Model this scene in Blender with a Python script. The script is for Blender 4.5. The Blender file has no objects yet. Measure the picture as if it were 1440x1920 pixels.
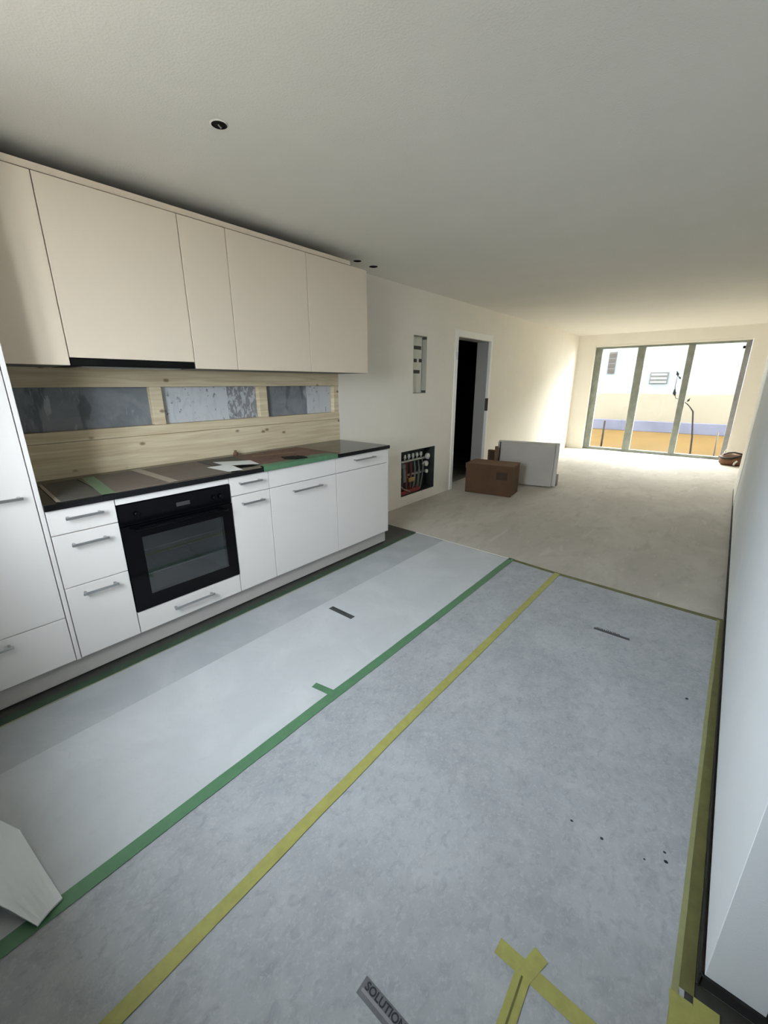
import bpy, bmesh, math, random
from mathutils import Vector, Matrix
random.seed(7)
S = bpy.context.scene
COL = S.collection

# ------------------------------------------------------------------ camera
YAW, PIT, ROL, FPX = 0.690449, -0.300460, -0.0021976, 774.469
cf = Vector((-math.sin(YAW)*math.cos(PIT), math.cos(YAW)*math.cos(PIT), math.sin(PIT)))
cr = Vector((math.cos(YAW), math.sin(YAW), 0)); cu = cr.cross(cf)
c_, s_ = math.cos(ROL), math.sin(ROL)
R = cr*c_ + cu*s_; U = cu*c_ - cr*s_
cam_d = bpy.data.cameras.new('camera'); cam = bpy.data.objects.new('camera', cam_d); COL.objects.link(cam)
cam.matrix_world = Matrix(((R.x, U.x, -cf.x, 2.85544), (R.y, U.y, -cf.y, 0.0), (R.z, U.z, -cf.z, 1.40421), (0, 0, 0, 1)))
cam_d.sensor_fit = 'HORIZONTAL'; cam_d.sensor_width = 36.0; cam_d.lens = FPX/1440*36.0
cam_d.clip_start = 0.02; cam_d.clip_end = 200
S.camera = cam

# ------------------------------------------------------------------ world and view
SKY = 36.0
w = bpy.data.worlds.new('sky'); S.world = w; w.use_nodes = True
bg = w.node_tree.nodes['Background']
bg.inputs[0].default_value = (0.86, 0.93, 1.0, 1); bg.inputs[1].default_value = SKY
S.view_settings.view_transform = 'Standard'; S.view_settings.look = 'None'
S.view_settings.gamma = 1.0; S.view_settings.use_curve_mapping = False
S.view_settings.exposure = 0.14
S.cycles.use_denoising = True
S.cycles.max_bounces = 14; S.cycles.diffuse_bounces = 8; S.cycles.transparent_max_bounces = 12
S.cycles.sample_clamp_indirect = 6.0

def portal(name, loc, rot, sx, sy):
    ld = bpy.data.lights.new(name, 'AREA'); ld.shape = 'RECTANGLE'; ld.size = sx; ld.size_y = sy
    ld.cycles.is_portal = True
    o = bpy.data.objects.new(name, ld); COL.objects.link(o); o.location = loc; o.rotation_euler = rot
    return o

# ------------------------------------------------------------------ dimensions
XF, XU = 0.604, 0.382           # fronts of base units, fronts of wall units
YA, YB, YC, YD, YE, YF = 0.385, 0.660, 1.271, 1.550, 2.154, 2.784
H = 2.378; L = 10.079; W = 3.055
YN = -0.25                       # near wall (behind the photographer)
XR = 4.5                        # outer wall on the right
NW = (1.20, 2.12, 0.98, 2.24)
NT = 0.32                       # thickness of the near wall   # near window x0,x1,z0,z1

# ------------------------------------------------------------------ materials
def new_mat(name):
    m = bpy.data.materials.new(name); m.use_nodes = True
    return m, m.node_tree, m.node_tree.nodes['Principled BSDF']
def mat(name, col, rough=0.5, metal=0.0, var=0.0, scale=20.0, bump=0.0, bscale=200.0, spec=0.5, stretch=None, col2=None, detail=6.0, coat=0.0, contrast=None):
    m, nt, b = new_mat(name)
    b.inputs['Base Color'].default_value = (*col, 1); b.inputs['Roughness'].default_value = rough
    b.inputs['Metallic'].default_value = metal; b.inputs['Specular IOR Level'].default_value = spec
    b.inputs['Coat Weight'].default_value = coat
    tc = nt.nodes.new('ShaderNodeTexCoord'); mp = nt.nodes.new('ShaderNodeMapping')
    nt.links.new(tc.outputs['Object'], mp.inputs[0])
    if stretch: mp.inputs['Scale'].default_value = stretch
    if var > 0 or col2:
        n = nt.nodes.new('ShaderNodeTexNoise'); n.inputs['Scale'].default_value = scale; n.inputs['Detail'].default_value = detail
        n.inputs['Roughness'].default_value = 0.65
        nt.links.new(mp.outputs[0], n.inputs['Vector'])
        r = nt.nodes.new('ShaderNodeValToRGB')
        lo, hi = contrast or (0.3, 0.7)
        r.color_ramp.elements[0].position = lo; r.color_ramp.elements[1].position = hi
        a = col; c2 = col2 or tuple(min(1, c*(1+var)) for c in col)
        if not col2: a = tuple(c*(1-var) for c in col)
        r.color_ramp.elements[0].color = (*a, 1); r.color_ramp.elements[1].color = (*c2, 1)
        nt.links.new(n.outputs['Fac'], r.inputs[0]); nt.links.new(r.outputs[0], b.inputs['Base Color'])
    if bump > 0:
        n2 = nt.nodes.new('ShaderNodeTexNoise'); n2.inputs['Scale'].default_value = bscale; n2.inputs['Detail'].default_value = 4
        nt.links.new(mp.outputs[0], n2.inputs['Vector'])
        bp = nt.nodes.new('ShaderNodeBump'); bp.inputs['Strength'].default_value = bump; bp.inputs['Distance'].default_value = 0.004
        nt.links.new(n2.outputs['Fac'], bp.inputs['Height']); nt.links.new(bp.outputs[0], b.inputs['Normal'])
    return m
def layered(name, base, blots, rough=0.9, bump=0.2, bscale=120):
    """base colour with a list of (noise scale, stretch, ramp lo, ramp hi, colour, strength) patches over it"""
    m, nt, b = new_mat(name); b.inputs['Roughness'].default_value = rough; b.inputs['Specular IOR Level'].default_value = 0.3
    tc = nt.nodes.new('ShaderNodeTexCoord'); cur = None
    for sc, st, lo, hi, col, k in blots:
        mp = nt.nodes.new('ShaderNodeMapping'); mp.inputs['Scale'].default_value = st
        nt.links.new(tc.outputs['Object'], mp.inputs[0])
        n = nt.nodes.new('ShaderNodeTexNoise'); n.inputs['Scale'].default_value = sc; n.inputs['Detail'].default_value = 8
        n.inputs['Roughness'].default_value = 0.62; n.inputs['Distortion'].default_value = 0.6
        nt.links.new(mp.outputs[0], n.inputs['Vector'])
        r = nt.nodes.new('ShaderNodeMapRange'); r.inputs[1].default_value = lo; r.inputs[2].default_value = hi
        r.inputs[4].default_value = k
        nt.links.new(n.outputs['Fac'], r.inputs[0])
        mx = nt.nodes.new('ShaderNodeMix'); mx.data_type = 'RGBA'
        nt.links.new(r.outputs[0], mx.inputs[0])
        if cur is None: mx.inputs[6].default_value = (*base, 1)
        else: nt.links.new(cur, mx.inputs[6])
        mx.inputs[7].default_value = (*col, 1); cur = mx.outputs[2]
    nt.links.new(cur, b.inputs['Base Color'])
    n2 = nt.nodes.new('ShaderNodeTexNoise'); n2.inputs['Scale'].default_value = bscale; n2.inputs['Detail'].default_value = 5
    nt.links.new(tc.outputs['Object'], n2.inputs['Vector'])
    bp = nt.nodes.new('ShaderNodeBump'); bp.inputs['Strength'].default_value = bump; bp.inputs['Distance'].default_value = 0.003
    nt.links.new(n2.outputs['Fac'], bp.inputs['Height']); nt.links.new(bp.outputs[0], b.inputs['Normal'])
    return m

M = {}
M['plaster'] = mat('wall_plaster', (0.87, 0.83, 0.745), 0.9, var=0.02, scale=3, bump=0.25, bscale=260)
M['ceil'] = mat('ceiling_plaster', (0.81, 0.785, 0.725), 0.95, var=0.02, scale=2.5, bump=0.35, bscale=130)
M['white'] = mat('lacquered_white_front', (0.80, 0.765, 0.745), 0.38, spec=0.4)
M['sand'] = mat('lacquered_sand_front', (0.74, 0.64, 0.52), 0.42, spec=0.4)
M['carcass'] = mat('seam_dark_carcass', (0.16, 0.15, 0.14), 0.6)  # darkened so the shade in the door seams is in the colour
M['plinth'] = mat('plinth_grey', (0.56, 0.53, 0.51), 0.5, var=0.03, scale=5)
M['steel'] = mat('brushed_steel', (0.42, 0.43, 0.44), 0.34, metal=0.9)
M['granite'] = mat('black_granite', (0.006, 0.006, 0.007), 0.12, var=0.5, scale=260, spec=0.28)
M['blackglass'] = mat('black_glass', (0.002, 0.002, 0.003), 0.06, spec=0.16)
M['black'] = mat('black_matt', (0.003, 0.003, 0.003), 0.6, spec=0.15)
M['blackfoam'] = mat('black_edge_foam', (0.012, 0.012, 0.012), 0.9)
M['tile'] = mat('dark_stone_tile', (0.040, 0.040, 0.035), 0.45, var=0.25, scale=14, bump=0.1)
M['green'] = mat('green_tape', (0.085, 0.205, 0.108), 0.5, var=0.10, scale=25, bump=0.15, bscale=60)
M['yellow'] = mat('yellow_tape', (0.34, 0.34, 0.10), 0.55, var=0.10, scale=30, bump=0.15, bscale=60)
M['greenshade'] = mat('shaded_green_tape', (0.035, 0.07, 0.04), 0.6, var=0.2, scale=14)  # green tape with the cabinets' shadow put into its colour
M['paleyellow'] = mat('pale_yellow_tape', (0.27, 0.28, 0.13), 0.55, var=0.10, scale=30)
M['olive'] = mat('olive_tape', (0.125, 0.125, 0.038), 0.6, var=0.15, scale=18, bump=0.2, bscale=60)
M['card'] = mat('brown_cardboard', (0.095, 0.048, 0.022), 0.85, var=0.12, scale=8, bump=0.1)
M['card_edge'] = mat('cardboard_edge', (0.17, 0.10, 0.055), 0.85)
M['card_dark'] = mat('dark_cardboard', (0.045, 0.026, 0.014), 0.85, var=0.15, scale=10)
M['counter_card'] = mat('counter_cardboard', (0.155, 0.125, 0.10), 0.8, var=0.08, scale=8, bump=0.1)
M['counter_card2'] = mat('counter_cardboard_dark', (0.085, 0.08, 0.065), 0.75, var=0.10, scale=9)
M['red_card'] = mat('reddish_cardboard', (0.16, 0.09, 0.06), 0.8, var=0.3, scale=9, stretch=(6, 1, 1))
M['paper'] = mat('white_paper', (0.74, 0.75, 0.72), 0.7)
M['ptape'] = mat('pale_packing_tape', (0.30, 0.26, 0.21), 0.4)
M['greenfilm'] = mat('green_film_tape', (0.13, 0.21, 0.12), 0.4, var=0.1, scale=20)
M['timber'] = None
M['frame'] = mat('door_frame_white', (0.92, 0.91, 0.86), 0.4)
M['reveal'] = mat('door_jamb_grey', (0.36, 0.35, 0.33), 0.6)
M['dark'] = mat('unlit_room_dark_wall', (0.012, 0.010, 0.009), 0.9)  # lack of light in the room put into the wall colour
M['darkfloor'] = mat('unlit_room_screed', (0.20, 0.21, 0.19), 0.9, var=0.25, scale=5)  # screed colour darkened for the unlit room
M['winframe'] = mat('window_frame_grey_green', (0.22, 0.24, 0.205), 0.55, var=0.22, scale=9)
M['winframe_r'] = mat('window_frame_grey', (0.24, 0.24, 0.24), 0.55, var=0.22, scale=9)
M['panel'] = mat('grey_insulation_board', (0.50, 0.475, 0.44), 0.8, var=0.05, scale=3)
M['panel_edge'] = mat('board_edge', (0.62, 0.60, 0.57), 0.8)
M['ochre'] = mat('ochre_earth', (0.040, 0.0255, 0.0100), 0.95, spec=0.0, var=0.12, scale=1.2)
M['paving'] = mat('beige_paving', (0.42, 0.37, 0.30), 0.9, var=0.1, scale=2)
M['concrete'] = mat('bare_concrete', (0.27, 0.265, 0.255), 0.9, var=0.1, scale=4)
M['partition'] = mat('sky_tinted_partition', (0.76, 0.80, 0.84), 0.85, var=0.02, scale=3, bump=0.15, bscale=260)  # same white paint as the walls, cool skylight put into its colour
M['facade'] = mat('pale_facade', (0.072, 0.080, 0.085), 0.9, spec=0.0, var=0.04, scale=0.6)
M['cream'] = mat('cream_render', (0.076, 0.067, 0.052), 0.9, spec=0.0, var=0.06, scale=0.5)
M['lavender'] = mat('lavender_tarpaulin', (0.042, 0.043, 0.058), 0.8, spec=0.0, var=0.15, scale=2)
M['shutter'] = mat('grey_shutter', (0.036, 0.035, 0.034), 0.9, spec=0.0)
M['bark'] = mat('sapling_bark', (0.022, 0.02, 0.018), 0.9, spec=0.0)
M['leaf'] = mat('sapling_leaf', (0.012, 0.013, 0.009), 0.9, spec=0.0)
M['copper'] = mat('brass_fitting', (0.50, 0.36, 0.15), 0.35, metal=0.9)
M['redpipe'] = mat('red_pipe', (0.26, 0.03, 0.03), 0.5)
M['greypipe'] = mat('grey_pipe', (0.22, 0.24, 0.23), 0.5)
M['whiteplastic'] = mat('white_plastic', (0.70, 0.70, 0.66), 0.45)
M['boxsteel'] = mat('galvanised_box', (0.045, 0.055, 0.05), 0.6, var=0.3, scale=12)
M['platebeige'] = mat('flush_box_plate', (0.76, 0.75, 0.66), 0.6)
M['recessgrey'] = mat('recess_grey', (0.40, 0.39, 0.33), 0.8)
M['winlower'] = mat('dark_house_window', (0.022, 0.021, 0.021), 0.6)
M['slot'] = mat('dark_slot', (0.06, 0.06, 0.05), 0.7)
M['leather'] = mat('brown_leather', (0.15, 0.065, 0.025), 0.6, var=0.3, scale=18)
M['leather_dark'] = mat('dark_leather', (0.03, 0.018, 0.012), 0.6)
M['foam'] = mat('white_foam_sheet', (0.76, 0.80, 0.82), 0.7, var=0.02, scale=4)
M['label'] = mat('grey_sticker', (0.13, 0.135, 0.15), 0.5, var=0.15, scale=40)
M['label_dark'] = mat('dark_grey_sticker', (0.055, 0.06, 0.068), 0.5, var=0.15, scale=40)
M['labelmid'] = mat('sticker_grey_light', (0.25, 0.255, 0.27), 0.5)
M['ink'] = mat('black_ink', (0.012, 0.016, 0.022), 0.6)
M['oven_in'] = mat('oven_enamel', (0.10, 0.12, 0.13), 0.5)
M['display'] = mat('oven_display', (0.05, 0.045, 0.05), 0.2)

M['screed'] = layered('screed', (0.45, 0.42, 0.375), [
    (1.6, (1, .6, 1), 0.42, 0.68, (0.55, 0.52, 0.47), 1.0),
    (7.0, (1.2, .5, 1), 0.52, 0.72, (0.36, 0.335, 0.295), 0.6),
    (22.0, (1.5, .5, 1), 0.60, 0.72, (0.64, 0.615, 0.57), 0.5),
    (3.0, (3, .6, 1), 0.60, 0.66, (0.56, 0.54, 0.50), 0.5)], 0.9, 0.3, 60)
M['sheet'] = layered('mottled_floor_protection', (0.345, 0.365, 0.39), [
    (3.0, (1, 1, 1), 0.42, 0.66, (0.42, 0.445, 0.475), 0.85),
    (11.0, (1, .8, 1), 0.48, 0.66, (0.46, 0.48, 0.50), 0.45),
    (34.0, (1, .7, 1), 0.50, 0.68, (0.26, 0.275, 0.30), 0.55),
    (90.0, (1, .8, 1), 0.52, 0.66, (0.50, 0.52, 0.545), 0.45)], 0.75, 0.35, 90)
M['sheet2'] = layered('pale_floor_protection', (0.51, 0.535, 0.56), [
    (3.0, (1, 1, 1), 0.42, 0.66, (0.58, 0.605, 0.63), 0.8),
    (26.0, (1, .7, 1), 0.58, 0.74, (0.47, 0.485, 0.505), 0.5)], 0.75, 0.2, 70)
M['sheet1'] = layered('bluish_floor_protection', (0.385, 0.41, 0.435), [
    (3.5, (1, 1, 1), 0.42, 0.66, (0.46, 0.485, 0.51), 0.8),
    (26.0, (1, .7, 1), 0.58, 0.74, (0.38, 0.40, 0.42), 0.5)], 0.7, 0.2, 70)
M['foil'] = layered('grey_vapour_foil', (0.20, 0.215, 0.235), [
    (5.0, (1, 1, 1), 0.45, 0.60, (0.27, 0.285, 0.31), 0.8),
    (5.0, (1, 1.6, .5), 0.56, 0.62, (0.11, 0.12, 0.14), 0.8),
    (7.0, (1, 3, .6), 0.63, 0.66, (0.50, 0.53, 0.56), 0.6)], 0.42, 0.3, 25)
M['foil_light'] = layered('white_smeared_board', (0.60, 0.62, 0.65), [
    (5.0, (1, 3, 1), 0.50, 0.60, (0.50, 0.52, 0.55), 0.6),
    (24.0, (1, 1.6, 1), 0.62, 0.64, (0.12, 0.125, 0.14), 0.7)], 0.5, 0.2, 40)
M['foil_mixed'] = layered('scraped_grey_board', (0.27, 0.275, 0.29), [
    (18.0, (1, 2.2, 1), 0.50, 0.53, (0.55, 0.57, 0.60), 0.9),
    (30.0, (1, 1, 1), 0.6, 0.64, (0.12, 0.12, 0.13), 0.7)], 0.5, 0.2, 40)
def timber_mat():
    m, nt, b = new_mat('spruce_board'); b.inputs['Roughness'].default_value = 0.75; b.inputs['Specular IOR Level'].default_value = 0.25
    tc = nt.nodes.new('ShaderNodeTexCoord'); mp = nt.nodes.new('ShaderNodeMapping'); mp.inputs['Scale'].default_value = (1, 0.45, 9)
    nt.links.new(tc.outputs['Object'], mp.inputs[0])
    n = nt.nodes.new('ShaderNodeTexNoise'); n.inputs['Scale'].default_value = 4.5; n.inputs['Detail'].default_value = 6; n.inputs['Distortion'].default_value = 0.8
    nt.links.new(mp.outputs[0], n.inputs['Vector'])
    r = nt.nodes.new('ShaderNodeValToRGB'); r.color_ramp.elements[0].position = 0.32; r.color_ramp.elements[1].position = 0.68
    r.color_ramp.elements[0].color = (0.60, 0.48, 0.31, 1); r.color_ramp.elements[1].color = (0.78, 0.69, 0.50, 1)
    nt.links.new(n.outputs['Fac'], r.inputs[0])
    v = nt.nodes.new('ShaderNodeTexVoronoi'); v.inputs['Scale'].default_value = 5.6
    mp2 = nt.nodes.new('ShaderNodeMapping'); mp2.inputs['Scale'].default_value = (1, 1.0, 1.7); nt.links.new(tc.outputs['Object'], mp2.inputs[0])
    nt.links.new(mp2.outputs[0], v.inputs['Vector'])
    mr = nt.nodes.new('ShaderNodeMapRange'); mr.inputs[1].default_value = 0.07; mr.inputs[2].default_value = 0.14; mr.inputs[3].default_value = 0.8; mr.inputs[4].default_value = 0
    nt.links.new(v.outputs['Distance'], mr.inputs[0])
    mx = nt.nodes.new('ShaderNodeMix'); mx.data_type = 'RGBA'; nt.links.new(mr.outputs[0], mx.inputs[0]); nt.links.new(r.outputs[0], mx.inputs[6])
    mx.inputs[7].default_value = (0.20, 0.115, 0.055, 1); nt.links.new(mx.outputs[2], b.inputs['Base Color'])
    return m
M['timber'] = timber_mat()
def glass_mat(name, tint, gl=0.08, haze=0.0):
    m, nt, b = new_mat(name); out = nt.nodes['Material Output']; nt.nodes.remove(b)
    t = nt.nodes.new('ShaderNodeBsdfTransparent'); t.inputs[0].default_value = (*tint, 1)
    g = nt.nodes.new('ShaderNodeBsdfGlossy'); g.inputs['Roughness'].default_value = 0.05
    mx = nt.nodes.new('ShaderNodeMixShader'); mx.inputs[0].default_value = gl
    nt.links.new(t.outputs[0], mx.inputs[1]); nt.links.new(g.outputs[0], mx.inputs[2]); last = mx.outputs[0]
    if haze > 0:
        tl = nt.nodes.new('ShaderNodeBsdfTranslucent'); tl.inputs[0].default_value = (0.9, 0.93, 0.95, 1)
        n = nt.nodes.new('ShaderNodeTexNoise'); n.inputs['Scale'].default_value = 2.2; n.inputs['Detail'].default_value = 6; n.inputs['Distortion'].default_value = 0.7
        tc = nt.nodes.new('ShaderNodeTexCoord'); nt.links.new(tc.outputs['Object'], n.inputs['Vector'])
        mr = nt.nodes.new('ShaderNodeMapRange'); mr.inputs[1].default_value = 0.4; mr.inputs[2].default_value = 0.65; mr.inputs[3].default_value = haze*0.4; mr.inputs[4].default_value = haze
        nt.links.new(n.outputs['Fac'], mr.inputs[0])
        m2 = nt.nodes.new('ShaderNodeMixShader'); nt.links.new(mr.outputs[0], m2.inputs[0]); nt.links.new(last, m2.inputs[1]); nt.links.new(tl.outputs[0], m2.inputs[2]); last = m2.outputs[0]
    nt.links.new(last, out.inputs[0]); return m
M['winglass'] = glass_mat('dusty_window_glass', (0.93, 0.915, 0.87), 0.04, 0.002)
M['nearglass'] = glass_mat('clear_window_glass', (0.98, 0.99, 0.99), 0.04)
M['ovenglass'] = glass_mat('oven_door_glass', (0.55, 0.58, 0.60), 0.10)

# ------------------------------------------------------------------ mesh helpers
def finish(name, bm, m, parent=None, smooth=False):
    bmesh.ops.recalc_face_normals(bm, faces=bm.faces)
    me = bpy.data.meshes.new(name); bm.to_mesh(me); bm.free()
    if isinstance(m, str): m = M[m]
    me.materials.append(m)
    if smooth:
        for p in me.polygons: p.use_smooth = True
    o = bpy.data.objects.new(name, me); COL.objects.link(o)
    if parent is not None: o.parent = parent; o.matrix_parent_inverse = Matrix.Translation(-parent.matrix_basis.translation) if parent.parent is None else Matrix.Identity(4)
    return o
# every part mesh is written in world coordinates; things sit at their base point, so parts are shifted back
def bx(bm, x0, x1, y0, y1, z0, z1, bev=0.0, seg=1):
    r = bmesh.ops.create_cube(bm, size=1.0)
    vs = r['verts']
    for v in vs: v.co = Vector(((x0+x1)/2+v.co.x*(x1-x0), (y0+y1)/2+v.co.y*(y1-y0), (z0+z1)/2+v.co.z*(z1-z0)))
    if bev > 0:
        es = list({e for v in vs for e in v.link_edges})
        bmesh.ops.bevel(bm, geom=es, offset=bev, segments=seg, profile=0.5, affect='EDGES')
    return vs
def box(name, m, x0, x1, y0, y1, z0, z1, parent=None, bev=0.0015):
    bm = bmesh.new(); bx(bm, x0, x1, y0, y1, z0, z1, bev); return finish(name, bm, m, parent)
def tube(bm, pts, r, n=10, cap=True):
    pts = [Vector(p) for p in pts]; rings = []
    rr = r if isinstance(r, (list, tuple)) else [r]*len(pts)
    up = None
    for i, p in enumerate(pts):
        d = (pts[min(i+1, len(pts)-1)]-pts[max(i-1, 0)]).normalized()
        if up is None:
            up = Vector((0, 0, 1)) if abs(d.z) < 0.9 else Vector((1, 0, 0))
        a = d.cross(up).normalized(); b = a.cross(d).normalized(); up = b
        rings.append([bm.verts.new(p+(a*math.cos(t)+b*math.sin(t))*rr[i]) for t in [2*math.pi*k/n for k in range(n)]])
    for i in range(len(rings)-1):
        for k in range(n): bm.faces.new((rings[i][k], rings[i][(k+1) % n], rings[i+1][(k+1) % n], rings[i+1][k]))
    if cap: bm.faces.new(rings[0]); bm.faces.new(list(reversed(rings[-1])))
def prism(bm, outline, z0, z1):
    """outline in xy (list), extruded z0..z1; z may be lists"""
    n = len(outline)
    za = z0 if isinstance(z0, (list, tuple)) else [z0]*n; zb = z1 if isinstance(z1, (list, tuple)) else [z1]*n
    a = [bm.verts.new((x, y, za[i])) for i, (x, y) in enumerate(outline)]; b = [bm.verts.new((x, y, zb[i])) for i, (x, y) in enumerate(outline)]
    bm.faces.new(list(reversed(a))); bm.faces.new(b)
    for i in range(n): bm.faces.new((a[i], a[(i+1) % n], b[(i+1) % n], b[i]))
def empty(name, loc, label=None, cat=None, group=None):
    o = bpy.data.objects.new(name, None); COL.objects.link(o); o.location = loc; o.empty_display_size = 0.1
    if label: tag(o, label, cat, group)
    return o
def tag(o, label=None, cat=None, group=None, kind=None):
    if label: o['label'] = label
    if cat: o['category'] = cat
    if group: o['group'] = group
    if kind: o['kind'] = kind
    return o
def struct(o): o['kind'] = 'structure'; return o

def holed_wall(name, m, axis, a0, a1, z0, z1, t0, t1, holes, parent=None):
    """wall in plane; axis 'x' means thickness along x (runs along y), 'y' thickness along y (runs along x)"""
    us = sorted({a0, a1, *[h[0] for h in holes], *[h[1] for h in holes]}); us = [u for u in us if a0 <= u <= a1]
    zs = sorted({z0, z1, *[h[2] for h in holes], *[h[3] for h in holes]}); zs = [z for z in zs if z0 <= z <= z1]
    solid = {}
    for i in range(len(us)-1):
        for j in range(len(zs)-1):
            cu_, cz_ = (us[i]+us[i+1])/2, (zs[j]+zs[j+1])/2
            solid[i, j] = not any(h[0] < cu_ < h[1] and h[2] < cz_ < h[3] for h in holes)
    bm = bmesh.new(); cache = {}
    def V(u, t, z):
        k = (round(u, 5), round(t, 5), round(z, 5))
        if k not in cache: cache[k] = bm.verts.new((t, u, z) if axis == 'x' else (u, t, z))
        return cache[k]
    for (i, j), s in solid.items():
        if not s: continue
        u0, u1, q0, q1 = us[i], us[i+1], zs[j], zs[j+1]
        bm.faces.new((V(u0, t0, q0), V(u1, t0, q0), V(u1, t0, q1), V(u0, t0, q1)))
        bm.faces.new((V(u0, t1, q0), V(u1, t1, q0), V(u1, t1, q1), V(u0, t1, q1)))
        if not solid.get((i-1, j)): bm.faces.new((V(u0, t0, q0), V(u0, t1, q0), V(u0, t1, q1), V(u0, t0, q1)))
        if not solid.get((i+1, j)): bm.faces.new((V(u1, t0, q0), V(u1, t1, q0), V(u1, t1, q1), V(u1, t0, q1)))
        if not solid.get((i, j-1)): bm.faces.new((V(u0, t0, q0), V(u1, t0, q0), V(u1, t1, q0), V(u0, t1, q0)))
        if not solid.get((i, j+1)): bm.faces.new((V(u0, t0, q1), V(u1, t0, q1), V(u1, t1, q1), V(u0, t1, q1)))
    return struct(finish(name, bm, m, parent))

# ------------------------------------------------------------------ room shell
DY0, DY1, DZ = 4.915, 5.855, 1.985          # doorway in the left wall
EB = (3.975, 4.240, 1.300, 1.920)           # flush electrical box
MB = (3.770, 4.480, 0.118, 0.655)           # heating manifold niche
BS = (0.10, 2.803, 0.895, 1.60)             # timber framed strip behind the worktop
WX0, WX1, WZ = 0.345, 2.885, 2.170          # far window opening
T = 0.205
holed_wall('wall_left', 'plaster', 'x', YN, L, 0.0, H, -T, 0.0,
           [(DY0, DY1, -1, DZ), EB, MB, BS])
holed_wall('wall_far', 'plaster', 'y', -T, XR, 0.0, H, L, L+0.30, [(WX0, WX1, -1, WZ)])
holed_wall('wall_near', 'concrete', 'y', -T, XR, 0.0, H, YN-NT, YN, [NW])
holed_wall('wall_outer', 'plaster', 'x', YN-NT, L+0.30, 0.0, H, XR, XR+0.25, [])
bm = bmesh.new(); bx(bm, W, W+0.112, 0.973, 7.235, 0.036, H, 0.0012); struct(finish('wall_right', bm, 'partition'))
struct(box('wall_hall', 'plaster', W+0.112, XR, 1.25, 1.35, 0.0, H, bev=0))
struct(box('wall_recess', 'plaster', W+0.112, XR, 7.05, 7.15, 0.0, H, bev=0))
struct(box('ceiling', 'ceil', -T, XR+0.25, YN-NT, L+0.30, H, H+0.22, bev=0))
struct(box('floor', 'screed', -T, XR+0.25, YN-NT, L+0.05, -0.12, 0.0, bev=0))
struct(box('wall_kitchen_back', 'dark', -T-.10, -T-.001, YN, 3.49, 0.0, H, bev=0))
# unlit room behind the doorway, its darkness put into the colours
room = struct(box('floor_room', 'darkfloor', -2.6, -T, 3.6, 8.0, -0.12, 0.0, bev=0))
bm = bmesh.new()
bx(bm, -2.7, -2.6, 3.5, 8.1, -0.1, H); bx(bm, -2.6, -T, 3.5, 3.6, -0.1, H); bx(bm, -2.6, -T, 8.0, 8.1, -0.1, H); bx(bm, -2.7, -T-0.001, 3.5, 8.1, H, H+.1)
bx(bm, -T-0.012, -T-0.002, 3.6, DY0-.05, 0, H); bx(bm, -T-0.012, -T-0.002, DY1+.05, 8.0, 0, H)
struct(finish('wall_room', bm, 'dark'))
# recesses in the left wall: closed backs
struct(box('trim_1', 'plaster', -0.14, -0.125, EB[0]-.0, EB[1]+.0, EB[2], EB[3], bev=0))
struct(box('baseboard_right', 'blackfoam', W+.004, W+0.108, .980, 7.230, 0.0, 0.0355, bev=0))
# black edge insulation strip along the partition
bm = bmesh.new(); bx(bm, 3.046, W-.0065, 0.962, 7.235, 0.0035, 0.036); bx(bm, 3.046, 3.167, 0.9665, 0.9725, 0.0035, 0.036)
tag(finish('edge_insulation', bm, 'blackfoam'), 'black edge insulation strip at the foot of the right partition wall', 'insulation')

struct(box('trim_3', 'frame', W-.006, W-.0003, 6.15, 7.232, 0.037, 2.36, bev=.002))
# ceiling holes for lamps, made as dark sunken cups with a rim
def downlight(x, y, r, label):
    t = empty('lamp_outlet', (x, y, H), label, 'outlet', None)
    bm = bmesh.new(); n = 20
    a = [bm.verts.new((x+r*1.18*math.cos(2*math.pi*k/n), y+r*1.18*math.sin(2*math.pi*k/n), H-0.001)) for k in range(n)]
    b = [bm.verts.new((x+r*math.cos(2*math.pi*k/n), y+r*math.sin(2*math.pi*k/n), H-0.0045)) for k in range(n)]
    for k in range(n): bm.faces.new((a[k], a[(k+1) % n], b[(k+1) % n], b[k]))
    finish('rim', bm, 'ceil', t)
    bm = bmesh.new()
    c = [bm.verts.new((x+r*math.cos(2*math.pi*k/n), y+r*math.sin(2*math.pi*k/n), H-0.0042)) for k in range(n)]
    d = [bm.verts.new((x+.75*r*math.cos(2*math.pi*k/n), y+.75*r*math.sin(2*math.pi*k/n), H-0.0005)) for k in range(n)]
    for k in range(n): bm.faces.new((c[k], c[(k+1) % n], d[(k+1) % n], d[k]))
    bm.faces.new(d)
    finish('socket', bm, 'black', t)
    return t
d1 = downlight(1.091, 1.128, 0.030, 'dark round lamp outlet in the ceiling above the kitchen floor, with a wire stub')
bm = bmesh.new(); tube(bm, [(1.085, 1.128, H-0.001), (1.092, 1.133, H-0.012), (1.103, 1.128, H-0.016)], 0.0025, 6); finish('wire', bm, 'greypipe', d1)
downlight(0.225, 2.845, 0.034, 'dark ceiling hole nearest the last wall cabinet')
downlight(0.215, 3.060, 0.038, 'second dark ceiling hole, farther beyond the wall cabinets')

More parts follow.
